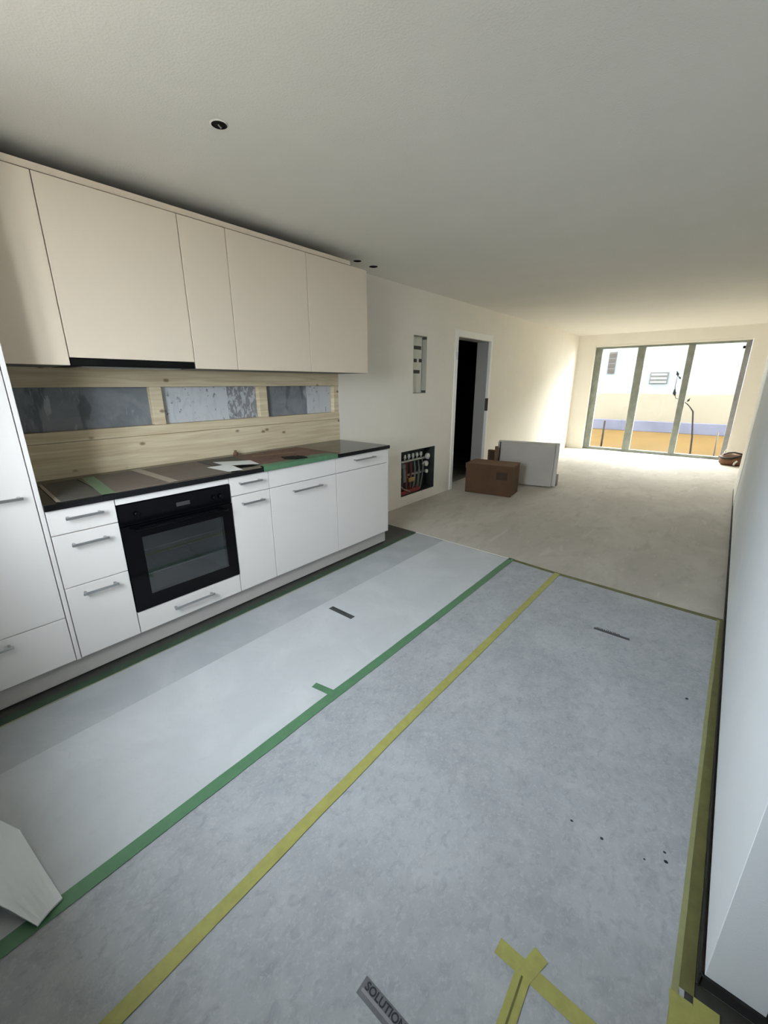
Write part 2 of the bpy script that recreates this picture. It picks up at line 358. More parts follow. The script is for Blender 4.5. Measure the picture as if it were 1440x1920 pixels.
# ------------------------------------------------------------------ far window (three panes)
wf = struct(empty('window_1', (0, 0, 0)))
yy0, yy1 = L+0.07, L+0.14
def wbar(name, x0, x1, z0, z1, m='winframe', y0=None, y1=None): return box(name, m, x0, x1, y0 or yy0, y1 or yy1, z0, z1, wf, 0.004)
wbar('frame_side', WX0+.005, 0.475, 0.0, 2.155); wbar('frame_side', 2.80, WX1-.005, 0.0, 2.155, 'winframe_r')
wbar('mullion', 1.130, 1.270, 0.045, 2.10, y0=L+.06); wbar('mullion', 1.965, 2.075, 0.045, 2.10, y0=L+.06)
wbar('frame_head', 0.475, 2.80, 2.10, 2.155); wbar('frame_sill', 0.475, 2.80, 0.0, 0.055)
box('reveal_head', 'plaster', WX0+.005, WX1-.005, L+0.02, yy0-0.002, 2.135, 2.168, wf)
for x0, x1 in ((0.475, 1.130), (1.270, 1.965), (2.075, 2.80)):
    box('pane', 'winglass', x0, x1, L+0.10, L+0.106, 0.055, 2.10, wf, 0)
box('latch', 'black', 2.765, 2.80, L+0.045, yy0, 1.995, 2.04, wf)
# roll of protective film hanging on the right frame side
# ------------------------------------------------------------------ near window behind the photographer
wn = struct(empty('window_2', (0, 0, 0)))
x0, x1, z0, z1 = NW; y0, y1 = YN-NT+.04, YN-NT+.10
for a in ((x0, x0+.06, z0, z1), (x1-.06, x1, z0, z1), ((x0+x1)/2-.03, (x0+x1)/2+.03, z0, z1)): box('frame_side', 'frame', a[0], a[1], y0, y1, a[2], a[3], wn)
box('frame_head', 'frame', x0, x1, y0, y1, z1-.06, z1, wn); box('frame_sill', 'frame', x0, x1, y0, y1, z0, z0+.06, wn)
box('pane', 'nearglass', x0+.06, x1-.06, YN-NT+.067, YN-NT+.073, z0+.06, z1-.06, wn, 0)
portal('portal_near', ((x0+x1)/2, YN-NT-.01, (z0+z1)/2), (math.radians(90), 0, 0), x1-x0, z1-z0)
portal('portal_far', ((WX0+WX1)/2, L+.31, WZ/2), (math.radians(-90), 0, 0), WX1-WX0, WZ)

# ------------------------------------------------------------------ door frame in the left wall
df = struct(empty('door_1', (0, 0, 0)))
FW = 0.055
box('jamb', 'frame', -0.10, 0.016, DY0-FW, DY0+0.012, 0.0, DZ+0.075, df, 0.004)
box('jamb', 'frame', -0.03, 0.016, DY1-0.008, DY1+0.042, 0.0, DZ+0.075, df, 0.004)
box('head', 'frame', -0.03, 0.016, DY0+0.012, DY1-0.008, DZ-0.010, DZ+0.075, df, 0.004)
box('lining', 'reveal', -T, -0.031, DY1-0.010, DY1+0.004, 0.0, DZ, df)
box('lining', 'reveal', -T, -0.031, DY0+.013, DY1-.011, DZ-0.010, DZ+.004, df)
box('strike_plate', 'slot', -0.026, 0.0185, DY1-0.010, DY1+0.006, 1.02, 1.20, df)
hg = empty('hinge_dummy', (0, 0, 0)); bpy.data.objects.remove(hg)
bm = bmesh.new(); tube(bm, [(0.022, DY0-0.02, 1.70), (0.022, DY0-0.02, 1.79)], 0.010, 10); o = finish('hinge', bm, 'steel', df)

# ------------------------------------------------------------------ flush electrical box
eb = empty('electrical_box', (-0.12, 4.1, 1.30), 'pale open flush box with dark slots set into the left wall', 'box')
EY0, EY1, EZ0, EZ1 = EB
bm = bmesh.new()
bx(bm, -0.075, -0.001, EY0+.001, EY0+.006, EZ0+.001, EZ1-.001); bx(bm, -0.075, -0.001, EY1-.006, EY1-.001, EZ0+.001, EZ1-.001)
bx(bm, -0.075, -0.001, EY0+.006, EY1-.006, EZ0+.001, EZ0+.006); bx(bm, -0.075, -0.001, EY0+.006, EY1-.006, EZ1-.006, EZ1-.001)
finish('rim', bm, 'recessgrey', eb)
box('back_plate', 'platebeige', -0.070, -0.060, EY0+.006, EY1-.018, EZ0+.006, EZ1-.006, eb)
for y0, y1, z in ((4.055, 4.205, 1.798), (4.055, 4.125, 1.660), (4.165, 4.222, 1.662), (4.055, 4.185, 1.539)):
    box('slot', 'slot', -0.0605, -0.058, y0, y1, z-0.019, z+0.019, eb, 0.0008)
for (y, z) in ((EY1-.013, EZ1-.020), (EY1-.013, EZ0+.020)):
    box('dark_corner', 'slot', -0.055, -0.004, y-.006, y+.006, z-.012, z+.012, eb, 0.002)  # small dark blocks in both right-hand corners of the box

# ------------------------------------------------------------------ heating manifold niche
hm = empty('heating_manifold', (-0.1, 4.1, 0.12), 'open floor heating manifold with pipes and valves in the low wall niche', 'manifold')
MY0, MY1, MZ0, MZ1 = MB
bm = bmesh.new()
bx(bm, -0.17, -0.155, MY0+.001, MY1-.001, MZ0+.001, MZ1-.001)
for a in ((MY0+.001, MY0+.008, MZ0+.001, MZ1-.001), (MY1-.008, MY1-.001, MZ0+.001, MZ1-.001)): bx(bm, -0.155, -0.004, *a)
bx(bm, -0.155, -0.004, MY0+.008, MY1-.008, MZ0+.001, MZ0+.008); bx(bm, -0.155, -0.004, MY0+.008, MY1-.008, MZ1-.008, MZ1-.001)
finish('cabinet_shell', bm, 'boxsteel', hm)
for z, x in ((0.515, -0.07), (0.335, -0.095)):
    bm = bmesh.new(); tube(bm, [(x, MY0+.03, z), (x, MY1-.10, z)], 0.017, 12); finish('distributor_bar', bm, 'steel', hm)
for k in range(5):
    y = MY0+0.16+k*0.085
    bm = bmesh.new(); tube(bm, [(-0.07, y, .532), (-0.07, y, .552), (-0.07, y, .556), (-0.07, y, .598)], [.009, .009, .019, .016], 12); finish('valve', bm, 'whiteplastic', hm, True)
    bm = bmesh.new(); tube(bm, [(-0.095, y, .32), (-0.095, y, .25), (-0.085, y-.02, .18), (-0.08, y-.05, MZ0+.01)], 0.009, 8); finish('return_pipe', bm, 'greypipe', hm, True)
    bm = bmesh.new(); tube(bm, [(-0.07, y+.03, .50), (-0.055, y+.03, .40), (-0.05, y, .27), (-0.05, y-.04, MZ0+.01)], 0.009, 8); finish('supply_pipe', bm, 'redpipe' if k < 2 else 'greypipe', hm, True)
for (y, z, r, m) in ((MY0+.10, .47, .034, 'greypipe'), (MY1-.10, .53, .038, 'whiteplastic'), (MY1-.13, .44, .036, 'whiteplastic'), (MY1-.12, .34, .024, 'whiteplastic'), (MY1-.20, .45, .026, 'steel')):
    bm = bmesh.new(); tube(bm, [(-0.06, y, z), (-0.03, y, z), (-0.026, y, z)], [r, r, r*.8], 14); finish('valve_cap', bm, m, hm, True)
bm = bmesh.new(); tube(bm, [(-0.04, MY0+.10, .44), (-0.04, MY0+.105, .36), (-0.04, MY0+.11, .28)], 0.026, 12); finish('meter_body', bm, 'greypipe', hm, True)
bm = bmesh.new(); bx(bm, -0.06, -0.03, MY0+.20, MY0+.32, .26, .31, .004); finish('pump_block', bm, 'copper', hm)
bm = bmesh.new(); tube(bm, [(-0.03, MY0+.015, .25), (-0.02, MY0+.08, .20), (-0.012, MY0+.20, .15)], 0.008, 8); finish('sleeve', bm, 'ptape', hm, True)
bm = bmesh.new(); bx(bm, -0.10, -0.02, MY0+.012, MY0+.42, MZ0+.009, MZ0+.055, .004); finish('pipe_tray', bm, 'redpipe', hm)

# ------------------------------------------------------------------ timber strip behind the worktop
tb = empty('backsplash_framing', (0, 0.1, 0.9), 'raw spruce board framing with grey and white gaps behind the worktop', 'boarding')
G = .001
Y0, Y1 = BS[0]+G, BS[1]-G
box('beam', 'timber', -0.06, 0.0, Y0, Y1, 1.390, 1.598, tb, .002)
box('board', 'timber', -0.06, -0.001, Y0, Y1, 0.897, 1.094, tb, .002)
box('board', 'timber', -0.06, 0.0, Y0, Y1, 1.096, 1.155, tb, .002)
for (a, b) in ((1.150, 1.222), (1.945, 2.020), (2.742, Y1)):
    box('stud', 'timber', -0.06, -0.003, a, b, 1.156, 1.389, tb, .002)
for (a, b, m) in ((Y0, 1.149, 'foil'), (1.223, 1.70, 'foil_light'), (1.70, 1.944, 'foil_mixed'), (2.021, 2.453, 'foil'), (2.453, 2.741, 'foil_light')):
    box('backing_panel', m, -0.060, -0.045, a, b, 1.156, 1.389, tb, 0)

# ------------------------------------------------------------------ kitchen units
def handle(parent, y0, y1, z, x=XF):
    bm = bmesh.new()
    bx(bm, x+0.024, x+0.033, y0, y1, z-0.006, z+0.006, 0.0015)
    for y in (y0+0.012, y1-0.012): bx(bm, x-0.001, x+0.0245, y-0.005, y+0.005, z-0.005, z+0.005)
    return finish('handle', bm, 'steel', parent)
def front(name, parent, y0, y1, z0, z1, m='white', x=XF, g=0.0022, th=0.019):
    return box(name, m, x-th, x, y0+g, y1-g, z0+g, z1-g, parent, 0.0012)
ZP, ZT, Z1, Z2 = 0.1175, 0.871, 0.752, 0.491
def carcass(parent, y0, y1, z0, z1, x1, m='carcass'):
    bm = bmesh.new(); x1 -= 0.0205; t = 0.016
    bx(bm, 0.002, x1, y0+.0003, y0+t, z0, z1); bx(bm, 0.002, x1, y1-t, y1-.0003, z0, z1)
    bx(bm, 0.002, x1, y0+t, y1-t, z0, z0+t); bx(bm, 0.002, x1, y0+t, y1-t, z1-t, z1); bx(bm, 0.002, 0.012, y0+t, y1-t, z0+t, z1-t)
    bx(bm, x1-0.004, x1, y0+t, y1-t, z0+t, z1-t)
    return finish('carcass', bm, m, parent)
def shifted(f, p):  # parts are in world space; nothing to do
    return f
# tall unit
tu = empty('tall_cabinet', (0.3, 0.07, 0), 'tall white cabinet at the left end of the kitchen run', 'cabinet')
carcass(tu, -0.235, 0.366, ZP, 2.27, XF)
box('side_panel', 'white', 0.002, XF, 0.3675, 0.3845, ZP, 2.27, tu, .001)
d = front('door', tu, -0.235, 0.366, 0.353, 2.27); handle(d, 0.165, 0.325, 0.950)
d = front('drawer', tu, -0.235, 0.366, ZP, 0.353); handle(d, -0.07, 0.163, 0.315)
# drawer unit
du = empty('drawer_cabinet', (0.3, 0.52, 0), 'narrow white base cabinet with three drawers left of the oven', 'cabinet')
carcass(du, YA+.001, YB, ZP, ZT, XF)
for (z0, z1, zh) in ((Z1, ZT, 0.826), (Z2, Z1, 0.697), (ZP, Z2, 0.449)):
    d = front('drawer', du, YA+.001, YB, z0, z1); handle(d, 0.448, 0.600, zh)
# oven unit
ou = empty('oven_cabinet', (0.3, 0.96, 0), 'white base cabinet that houses the oven, with a low drawer', 'cabinet')
bm = bmesh.new()
for a in ((YB+.0003, YB+.016), (YC-.016, YC-.0003)): bx(bm, 0.002, XF-.021, a[0], a[1], ZP, ZT)
bx(bm, 0.002, XF-.021, YB+.016, YC-.016, ZP, ZP+.016); bx(bm, 0.002, XF-.021, YB+.016, YC-.016, .228, .242); bx(bm, 0.002, 0.012, YB+.016, YC-.016, ZP+.016, ZT)
finish('carcass', bm, 'carcass', ou)
front('top_rail', ou, YB, YC, 0.835, ZT)
d = front('drawer', ou, YB, YC, ZP, 0.2435); handle(d, 0.842, 1.080, 0.192)
# oven
ov = empty('oven', (0.3, 0.96, 0.245), 'black built-in oven with a glass door between white fronts', 'oven')
OY0, OY1, OZ0, OZ1 = YB+.002, YC-.002, 0.2445, 0.833
bm = bmesh.new()
bx(bm, .03, .045, OY0+.03, OY1-.03, .26, .82); bx(bm, .045, XF-.03, OY0+.03, OY0+.045, .26, .82); bx(bm, .045, XF-.03, OY1-.045, OY1-.03, .26, .82)
bx(bm, .045, XF-.03, OY0+.045, OY1-.045, .26, .275); bx(bm, .045, XF-.03, OY0+.045, OY1-.045, .70, .82)
finish('cavity', bm, 'oven_in', ov)
box('control_panel', 'blackglass', XF-.028, XF+.004, OY0, OY1, 0.722, OZ1, ov, .002)
# door as a frame with the viewing window
gy0, gy1, gz0, gz1 = 0.748, 1.205, 0.322, 0.648
bm = bmesh.new()
bx(bm, XF-.028, XF+.004, OY0, gy0, OZ0, .719); bx(bm, XF-.028, XF+.004, gy1, OY1, OZ0, .719)
bx(bm, XF-.028, XF+.004, gy0, gy1, OZ0, gz0); bx(bm, XF-.028, XF+.004, gy0, gy1, gz1, .719)
dr = finish('door', bm, 'blackglass', ov)
box('glass', 'ovenglass', XF-.002, XF+.003, gy0, gy1, gz0, gz1, dr, 0)
bm = bmesh.new(); bx(bm, XF+.036, XF+.048, OY0+.05, OY1-.05, .690, .703, .003)
for y in (OY0+.07, OY1-.07): bx(bm, XF+.003, XF+.037, y-.006, y+.006, .691, .702)
finish('handle', bm, 'blackglass', dr)
box('display', 'display', XF+.0035, XF+.0055, .945, 1.02, .768, .790, ov, 0)
for y in (0.745, 1.165, 1.205):
    bm = bmesh.new(); tube(bm, [(XF+.0035, y, .775), (XF+.018, y, .775), (XF+.020, y, .775)], [.015, .0145, .011], 16); finish('knob', bm, 'blackglass', ov, True)
for z in (0.415, 0.520, 0.555):
    bm = bmesh.new()
    tube(bm, [(XF-.05, OY0+.05, z), (XF-.05, OY1-.05, z)], .0035, 6)
    finish('rack', bm, 'steel', ov)
box('back_lining', 'oven_in', .046, .05, OY0+.046, OY1-.046, .28, .69, ov, 0)
# narrow unit
nu = empty('narrow_cabinet', (0.3, 1.41, 0), 'narrow white base cabinet with drawer and door right of the oven', 'cabinet')
carcass(nu, YC, YD, ZP, ZT, XF)
d = front('drawer', nu, YC, YD, Z1, ZT); handle(d, 1.325, 1.485, 0.826)
d = front('door', nu, YC, YD, ZP, Z1); handle(d, 1.330, 1.492, 0.697)
# sink unit
su = empty('sink_cabinet', (0.3, 1.85, 0), 'wide white sink cabinet with a long handle on its door', 'cabinet')
carcass(su, YD, YE, ZP, ZT, XF)
front('fascia', su, YD, YE, Z1, ZT)
d = front('door', su, YD, YE, ZP, Z1); handle(d, 1.727, 1.992, 0.699)
# end unit
eu = empty('end_cabinet', (0.3, 2.47, 0), 'last white base cabinet at the open end of the run', 'cabinet')
carcass(eu, YE, YF-.018, ZP, ZT, XF)
box('side_panel', 'white', 0.002, XF-.0005, YF-.0175, YF, ZP, ZT, eu, .001)
d = front('drawer', eu, YE, YF-.0175, Z1, ZT); handle(d, 2.345, 2.590, 0.829)
front('door', eu, YE, YF-.0175, ZP, Z1)
# plinth
pl = empty('plinth', (0.56, 1.27, 0), 'long grey kickboard under the base cabinets', 'plinth')
box('kickboard', 'plinth', XF-.048, XF-.033, -0.235, YF-.004, 0.012, ZP-.001, pl, .001)
box('kickboard', 'plinth', 0.02, XF-.0485, YF-.019, YF-.004, 0.012, ZP-.001, pl, .001)
for y in (-.1, .5, 1.0, 1.6, 2.2, 2.7):
    bm = bmesh.new(); tube(bm, [(0.50, y, 0.0045), (0.50, y, ZP-.001)], 0.02, 10); finish('foot', bm, 'black', pl)
# worktop
wt = tag(box('worktop', 'granite', 0.001, XF+.014, YA, YF+.008, ZT+.0005, 0.900, bev=.002), 'black polished stone worktop on the white base cabinets', 'worktop')

# wall units
def wall_unit(y0, y1, label, zb=1.4905, m='sand', body0=None):
    t = empty('wall_cabinet', (0.19, (y0+y1)/2, zb), label, 'cabinet')
    carcass(t, y0, y1, (body0 or zb)+.002, 2.271, XU)
    front('door', t, y0, y1, zb, 2.271, m, XU)
    return t
wall_unit(0.366, YB, 'sand-coloured wall cabinet at the left, cut by the photo edge')
wall_unit(YB, YC, 'widest sand-coloured wall cabinet, with the black hood under it', zb=1.526)
wall_unit(YC, YD, 'narrowest sand-coloured wall cabinet, right of the hood')
wall_unit(YD, YE, 'sand-coloured wall cabinet above the covered sink')
t = wall_unit(YE, YF, 'last sand-coloured wall cabinet, next to the bare wall')
hd = empty('range_hood', (0.19, 0.96, 1.49), 'black slim range hood under the widest wall cabinet', 'hood')
box('housing', 'black', 0.03, XU-.002, YB+.003, YC-.003, 1.4915, 1.5255, hd, .002)
box('filter', 'steel', 0.08, XU-.06, YB+.06, YC-.06, 1.488, 1.4914, hd, 0)
struct(box('cornice_shadow_line', 'carcass', XU-.10, XU-.040, 0.366, 2.62, 2.2712, 2.2793, bev=0))  # dark recessed strip that paints a shadow line under the cornice
cn = tag(box('cornice', 'sand', XU-.060, XU-.024, 0.366, 2.62, 2.2795, 2.309, bev=.001), 'thin sand-coloured cornice strip on top of the wall cabinets', 'cornice')

# ------------------------------------------------------------------ things on the worktop
def slab(name, m, pts, z0, th, label=None, cat=None, group=None, parent=None):
    bm = bmesh.new(); prism(bm, pts, z0, z0+th); o = finish(name, bm, m, parent)
    if label: tag(o, label, cat, group)
    return o
Z = 0.9003
slab('cardboard_sheet', 'counter_card2', [(.115, .480), (.596, .446), (.596, .625), (.105, .640)], Z, .003, 'dark protective cardboard sheet at the left end of the worktop', 'cardboard')
slab('tape_strip', 'ptape', [(.115, .470), (.600, .436), (.600, .452), (.115, .486)], Z+.0031, .0004, 'pale tape edging the leftmost cardboard on the worktop', 'tape')
slab('cardboard_sheet', 'counter_card', [(.095, .648), (.600, .632), (.600, .955), (.095, .960)], Z, .003, 'brown protective cardboard on the worktop above the oven', 'cardboard')
slab('tape_strip', 'greenfilm', [(.10, .670), (.612, .612), (.612, .670), (.10, .730)], Z+.0031, .0004, 'green tape crossing the worktop cardboard left of the oven', 'tape')
slab('cardboard_sheet', 'counter_card', [(.095, .966), (.590, .961), (.590, 1.300), (.095, 1.33)], Z, .003, 'brown protective cardboard on the worktop left of the white papers', 'cardboard')
slab('tape_strip', 'ptape', [(.07, .935), (.590, .935), (.590, .985), (.07, .985)], Z+.0031, .0004, 'pale tape joining two brown cardboards on the worktop', 'tape')
slab('cardboard_sheet', 'counter_card2', [(.095, 1.335), (.30, 1.34), (.36, 1.48), (.52, 1.56), (.095, 1.60)], Z, .003, 'greyish cardboard on the worktop behind the white papers', 'cardboard')
bm = bmesh.new()
# sheet over the sink with a torn opening
out = [(.095, 1.605), (.55, 1.565), (.598, 1.60), (.598, 2.195), (.095, 2.20)]
prism(bm, [(.095, 1.605), (.395, 1.578), (.395, 2.198), (.095, 2.20)], Z, Z+.004)
prism(bm, [(.395, 1.578), (.57, 1.56), (.60, 1.60), (.60, 1.765), (.395, 1.80)], Z, Z+.004)
prism(bm, [(.395, 1.955), (.60, 1.90), (.60, 2.195), (.395, 2.198)], Z, Z+.004)
prism(bm, [(.50, 1.783), (.60, 1.766), (.60, 1.899), (.50, 1.925)], Z, Z+.004)
tag(finish('sink_cover', bm, 'red_card'), 'reddish brown cardboard with a dark torn hole over the sink', 'cardboard')
slab('sink_cover_patch', 'black', [(.42, 1.80), (.50, 1.92), (.585, 1.90), (.57, 1.80), (.50, 1.76)], Z+.0045, .006, 'black patch for the dark inside of the sink cover hole', 'cardboard')  # black patch laid over the torn hole to paint its dark inside
slab('sink_cover_patch', 'card_edge', [(.20, 1.70), (.30, 2.02), (.33, 2.02), (.24, 1.70)], Z+.0045, .004, 'lighter brown torn strip lying on the sink cover', 'cardboard')
bm = bmesh.new()
prism(bm, [(.545, 1.53), (.620, 1.51), (.620, 2.165), (.535, 2.155), (.50, 2.0), (.56, 1.80)], Z+.0045, Z+.0052)
bx(bm, .6185, .6192, 1.51, 2.165, .873, .9055)
tag(finish('tape_strip', bm, 'green'), 'wide green tape wrapped over the front edge of the sink worktop', 'tape')
def sheet(name, m, pts, zs, label, cat, th=.0006, group=None, n=1):
    bm = bmesh.new(); prism(bm, pts, zs, [z+th for z in zs]); bmesh.ops.triangulate(bm, faces=[f for f in bm.faces if len(f.verts) > 3])
    o = finish(name, bm, m); tag(o, label, cat, group); return o
sheet('paper_sheet', 'paper', [(.36, 1.27), (.585, 1.285), (.60, 1.375), (.42, 1.39)], [Z+.004, Z+.004, Z+.004, Z+.014], 'white paper sheet lying nearest the worktop front', 'paper')
sheet('paper_sheet', 'paper', [(.29, 1.35), (.44, 1.34), (.52, 1.545), (.39, 1.565)], [Z+.018, Z+.0165, Z+.006, Z+.012], 'curled white paper sheet behind the other paper on the worktop', 'paper')
bm = bmesh.new(); tube(bm, [(.045, 1.665, Z), (.045, 1.665, .918), (.045, 1.665, .919), (.045, 1.665, .935)], [.017, .017, .010, .009], 12)
tag(finish('pipe_stub', bm, 'card_edge', None, True), 'small brown pipe stub at the back edge of the worktop', 'pipe')

# ------------------------------------------------------------------ floor covering
bm = bmesh.new(); prism(bm, [(0.0005, YN+.001), (XR-.001, YN+.001), (XR-.001, 1.249), (W+.113, 1.249), (W+.113, .966), (3.044, .966), (3.044, 3.075), (2.04, 3.10), (.62, 3.168), (.0005, 3.185)], 0.0, 0.003)
struct(finish('floor_kitchen', bm, 'tile'))
ZS = 0.0031
def cover(name, m, pts, label, z=ZS, th=.0022): return slab(name, m, pts, z, th, label, 'floor cover')
cover('floor_cover', 'sheet1', [(.672, YN+.02), (1.06, YN+.02), (1.06, 3.125), (.66, 3.145)], 'bluish floor protection sheet along the base cabinets')
cover('floor_cover', 'sheet2', [(.985, YN+.02), (1.655, YN+.02), (1.655, 3.105), (.985, 3.13)], 'pale smooth floor protection sheet left of the green tape', ZS+.0024, .0022)
cover('floor_cover', 'sheet', [(1.657, YN+.02), (2.014, YN+.02), (2.032, 3.07), (1.657, 3.105)], 'narrow mottled floor sheet between the green and yellow tapes')
cover('floor_cover', 'sheet', [(2.016, YN+.02), (3.022, YN+.02), (3.028, 3.025), (2.034, 3.068)], 'wide mottled floor sheet between yellow tape and right partition')
def tapeline(m, pts, wdt, label, z=ZS+.005, th=.0004, jit=.0015, name='floor_tape', cat='tape', step=.12):
    """a strip of tape following a polyline with slightly uneven edges"""
    P = [Vector((*p, 0)) for p in pts]; Q = []
    for a, b in zip(P, P[1:]):
        n = max(1, int((b-a).length/step))
        for k in range(n): Q.append(a.lerp(b, k/n))
    Q.append(P[-1]); Lf, Rt = [], []
    for i, q in enumerate(Q):
        d = (Q[min(i+1, len(Q)-1)]-Q[max(i-1, 0)]).normalized(); nn = Vector((-d.y, d.x, 0))
        Lf.append(q+nn*(wdt/2+random.uniform(-jit, jit))); Rt.append(q-nn*(wdt/2+random.uniform(-jit, jit)))
    bm = bmesh.new()
    for za in (0,):
        lo = [[bm.verts.new((p.x, p.y, z)) for p in S_] for S_ in (Lf, Rt)]; hi = [[bm.verts.new((p.x, p.y, z+th)) for p in S_] for S_ in (Lf, Rt)]
        for i in range(len(Q)-1):
            bm.faces.new((hi[0][i], hi[0][i+1], hi[1][i+1], hi[1][i])); bm.faces.new((lo[1][i], lo[1][i+1], lo[0][i+1], lo[0][i]))
            bm.faces.new((lo[0][i], lo[0][i+1], hi[0][i+1], hi[0][i])); bm.faces.new((hi[1][i], hi[1][i+1], lo[1][i+1], lo[1][i]))
        for i in (0, -1): bm.faces.new((lo[0][i], hi[0][i], hi[1][i], lo[1][i]))
    return tag(finish(name, bm, m), label, cat)
tapeline('green', [(1.652, YN+.01), (1.652, 1.0), (1.656, 2.0), (1.652, 3.135)], .050, 'long green tape line running down the floor sheets', z=ZS+.0050)
tapeline('green', [(1.528, 1.070), (1.655, 1.090)], .036, 'short green tape stub branching off the long green line', z=ZS+.0056)
tapeline('yellow', [(2.018, YN+.01), (2.012, .5), (2.010, 1.2), (2.024, 2.0), (2.038, 3.085)], .040, 'long yellow tape line between green line and right wall', z=ZS+.0050)
tapeline('paleyellow', [(3.004, .55), (3.006, 1.0), (3.012, 2.0), (3.022, 3.04)], .014, 'bright yellow tape edge along the right partition', z=ZS+.0030, jit=.001)
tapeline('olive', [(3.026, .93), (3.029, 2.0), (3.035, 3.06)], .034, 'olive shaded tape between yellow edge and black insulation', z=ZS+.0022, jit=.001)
tapeline('yellow', [(2.640, .722), (2.98, .716)], .038, 'yellow tape strip forming the crossbar of the floor cross', z=ZS+.0036)
tapeline('yellow', [(2.735, .775), (2.712, .70), (2.722, .35)], .036, 'yellow tape strip forming the stem of the floor cross', z=ZS+.0042)
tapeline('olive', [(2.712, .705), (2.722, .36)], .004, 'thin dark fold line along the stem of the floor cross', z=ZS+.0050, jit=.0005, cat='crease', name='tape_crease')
for k, (a, b) in enumerate((((3.020, .912), (3.034, .40)), ((3.068, .930), (3.078, .42)))):
    tapeline('yellow', [a, b], .045, ('wrinkled yellow tape patch at the partition corner', 'outer wrinkled yellow tape patch below the partition end')[k], z=ZS+.004+k*.0003, jit=.005, step=.05)
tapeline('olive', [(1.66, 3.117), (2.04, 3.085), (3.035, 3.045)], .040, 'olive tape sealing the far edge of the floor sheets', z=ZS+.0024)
tapeline('paper', [(.66, 3.150), (1.05, 3.138), (1.65, 3.118)], .018, 'pale tape along the far edge of the left floor sheets', z=ZS+.0050)
tapeline('greenshade', [(.655, YN+.02), (.655, 1.5), (.640, 3.15)], .050, 'shade-darkened green tape along the cabinet side of the floor sheets', z=ZS+.0024)
tapeline('paleyellow', [(.6865, YN+.02), (.6865, 1.5), (.672, 3.12)], .006, 'thin pale adhesive edge beside the shade-darkened green tape', z=ZS+.0029, jit=.0008)
# printed stickers
def text_mesh(body, size, x, y, z, m, parent, bold=.0):
    cu_ = bpy.data.curves.new('lettering', 'FONT'); cu_.body = body; cu_.size = size; cu_.offset = bold; cu_.extrude = 0.0001
    to = bpy.data.objects.new('lettering', cu_); COL.objects.link(to)
    bpy.context.view_layer.update()
    me = bpy.data.meshes.new_from_object(to.evaluated_get(bpy.context.evaluated_depsgraph_get()))
    bpy.data.objects.remove(to); bpy.data.curves.remove(cu_)
    me.transform(Matrix.Translation((x, y, z))); me.materials.clear(); me.materials.append(M[m])
    o = bpy.data.objects.new('lettering', me); COL.objects.link(o); o.parent = parent
    o.matrix_parent_inverse = Matrix.Translation(-parent.matrix_basis.translation)
    return o
def sticker(x0, x1, y0, y1, label, ang=0, z=ZS+.0024, m='label'):
    t = empty('sticker', ((x0+x1)/2, (y0+y1)/2, z), label, 'sticker')
    box('backing', m, x0, x1, y0, y1, z, z+.0003, t, 0)
    if m == 'label': box('pale_band', 'labelmid', x0+.006, x1-.004, y0+.010, y0+.017, z+.0003, z+.0005, t, 0)
    tx = text_mesh('SOLUTIONS', .0235, x0+.010, y0+.0185, z+.0005, 'ink', t, .0006)
    return t
st = sticker(2.415, 2.625, .424, .463, 'grey sticker printed SOLUTIONS on the sheet at the bottom edge')
sticker(1.058, 1.258, 1.608, 1.646, 'small grey sticker on the pale sheet near the oven', z=ZS+.0048, m='label_dark')
sticker(2.450, 2.638, 2.452, 2.476, 'small grey sticker on the wide sheet near its far edge', m='label_dark')

# ------------------------------------------------------------------ white foam offcut at the left edge
bm = bmesh.new()
top = [(1.628, .030, .012), (1.640, -.020, .030), (1.45, -.075, .10), (1.05, -.20, .16), (.85, -.06, .16), (1.12, -.005, .10), (1.27, .020, .055), (1.42, .030, .030)]
n = 7
# surface grid between two long edges
E1 = [(1.10, -.075, .11), (1.20, -.050, .090), (1.288, -.036, .070), (1.355, -.002, .050), (1.500, .014, .028), (1.645, .031, .010)]
E2 = [(1.25, -.235, .16), (1.34, -.19, .13), (1.45, -.14, .10), (1.54, -.105, .078), (1.60, -.070, .050), (1.675, -.031, .018)]
g = []
for a, b in zip(E1, E2):
    row = []
    for k in range(n):
        t = k/(n-1); p = Vector(a).lerp(Vector(b), t); p.z += 0.004*math.sin(math.pi*t); row.append(p)
    g.append(row)
tv = [[bm.verts.new(p+Vector((0, 0, .006))) for p in r] for r in g]; bv = [[bm.verts.new(p) for p in r] for r in g]
for i in range(len(g)-1):
    for k in range(n-1):
        bm.faces.new((tv[i][k], tv[i+1][k], tv[i+1][k+1], tv[i][k+1])); bm.faces.new((bv[i][k+1], bv[i+1][k+1], bv[i+1][k], bv[i][k]))
for i in range(len(g)-1):
    bm.faces.new((tv[i][0], bv[i][0], bv[i+1][0], tv[i+1][0])); bm.faces.new((tv[i+1][-1], bv[i+1][-1], bv[i][-1], tv[i][-1]))
for k in range(n-1):
    bm.faces.new((tv[0][k+1], bv[0][k+1], bv[0][k], tv[0][k])); bm.faces.new((tv[-1][k], bv[-1][k], bv[-1][k+1], tv[-1][k+1]))
tag(finish('foam_offcut', bm, 'foam', None, False), 'white stiff sheet offcut curling up over the green tape at left', 'sheet')

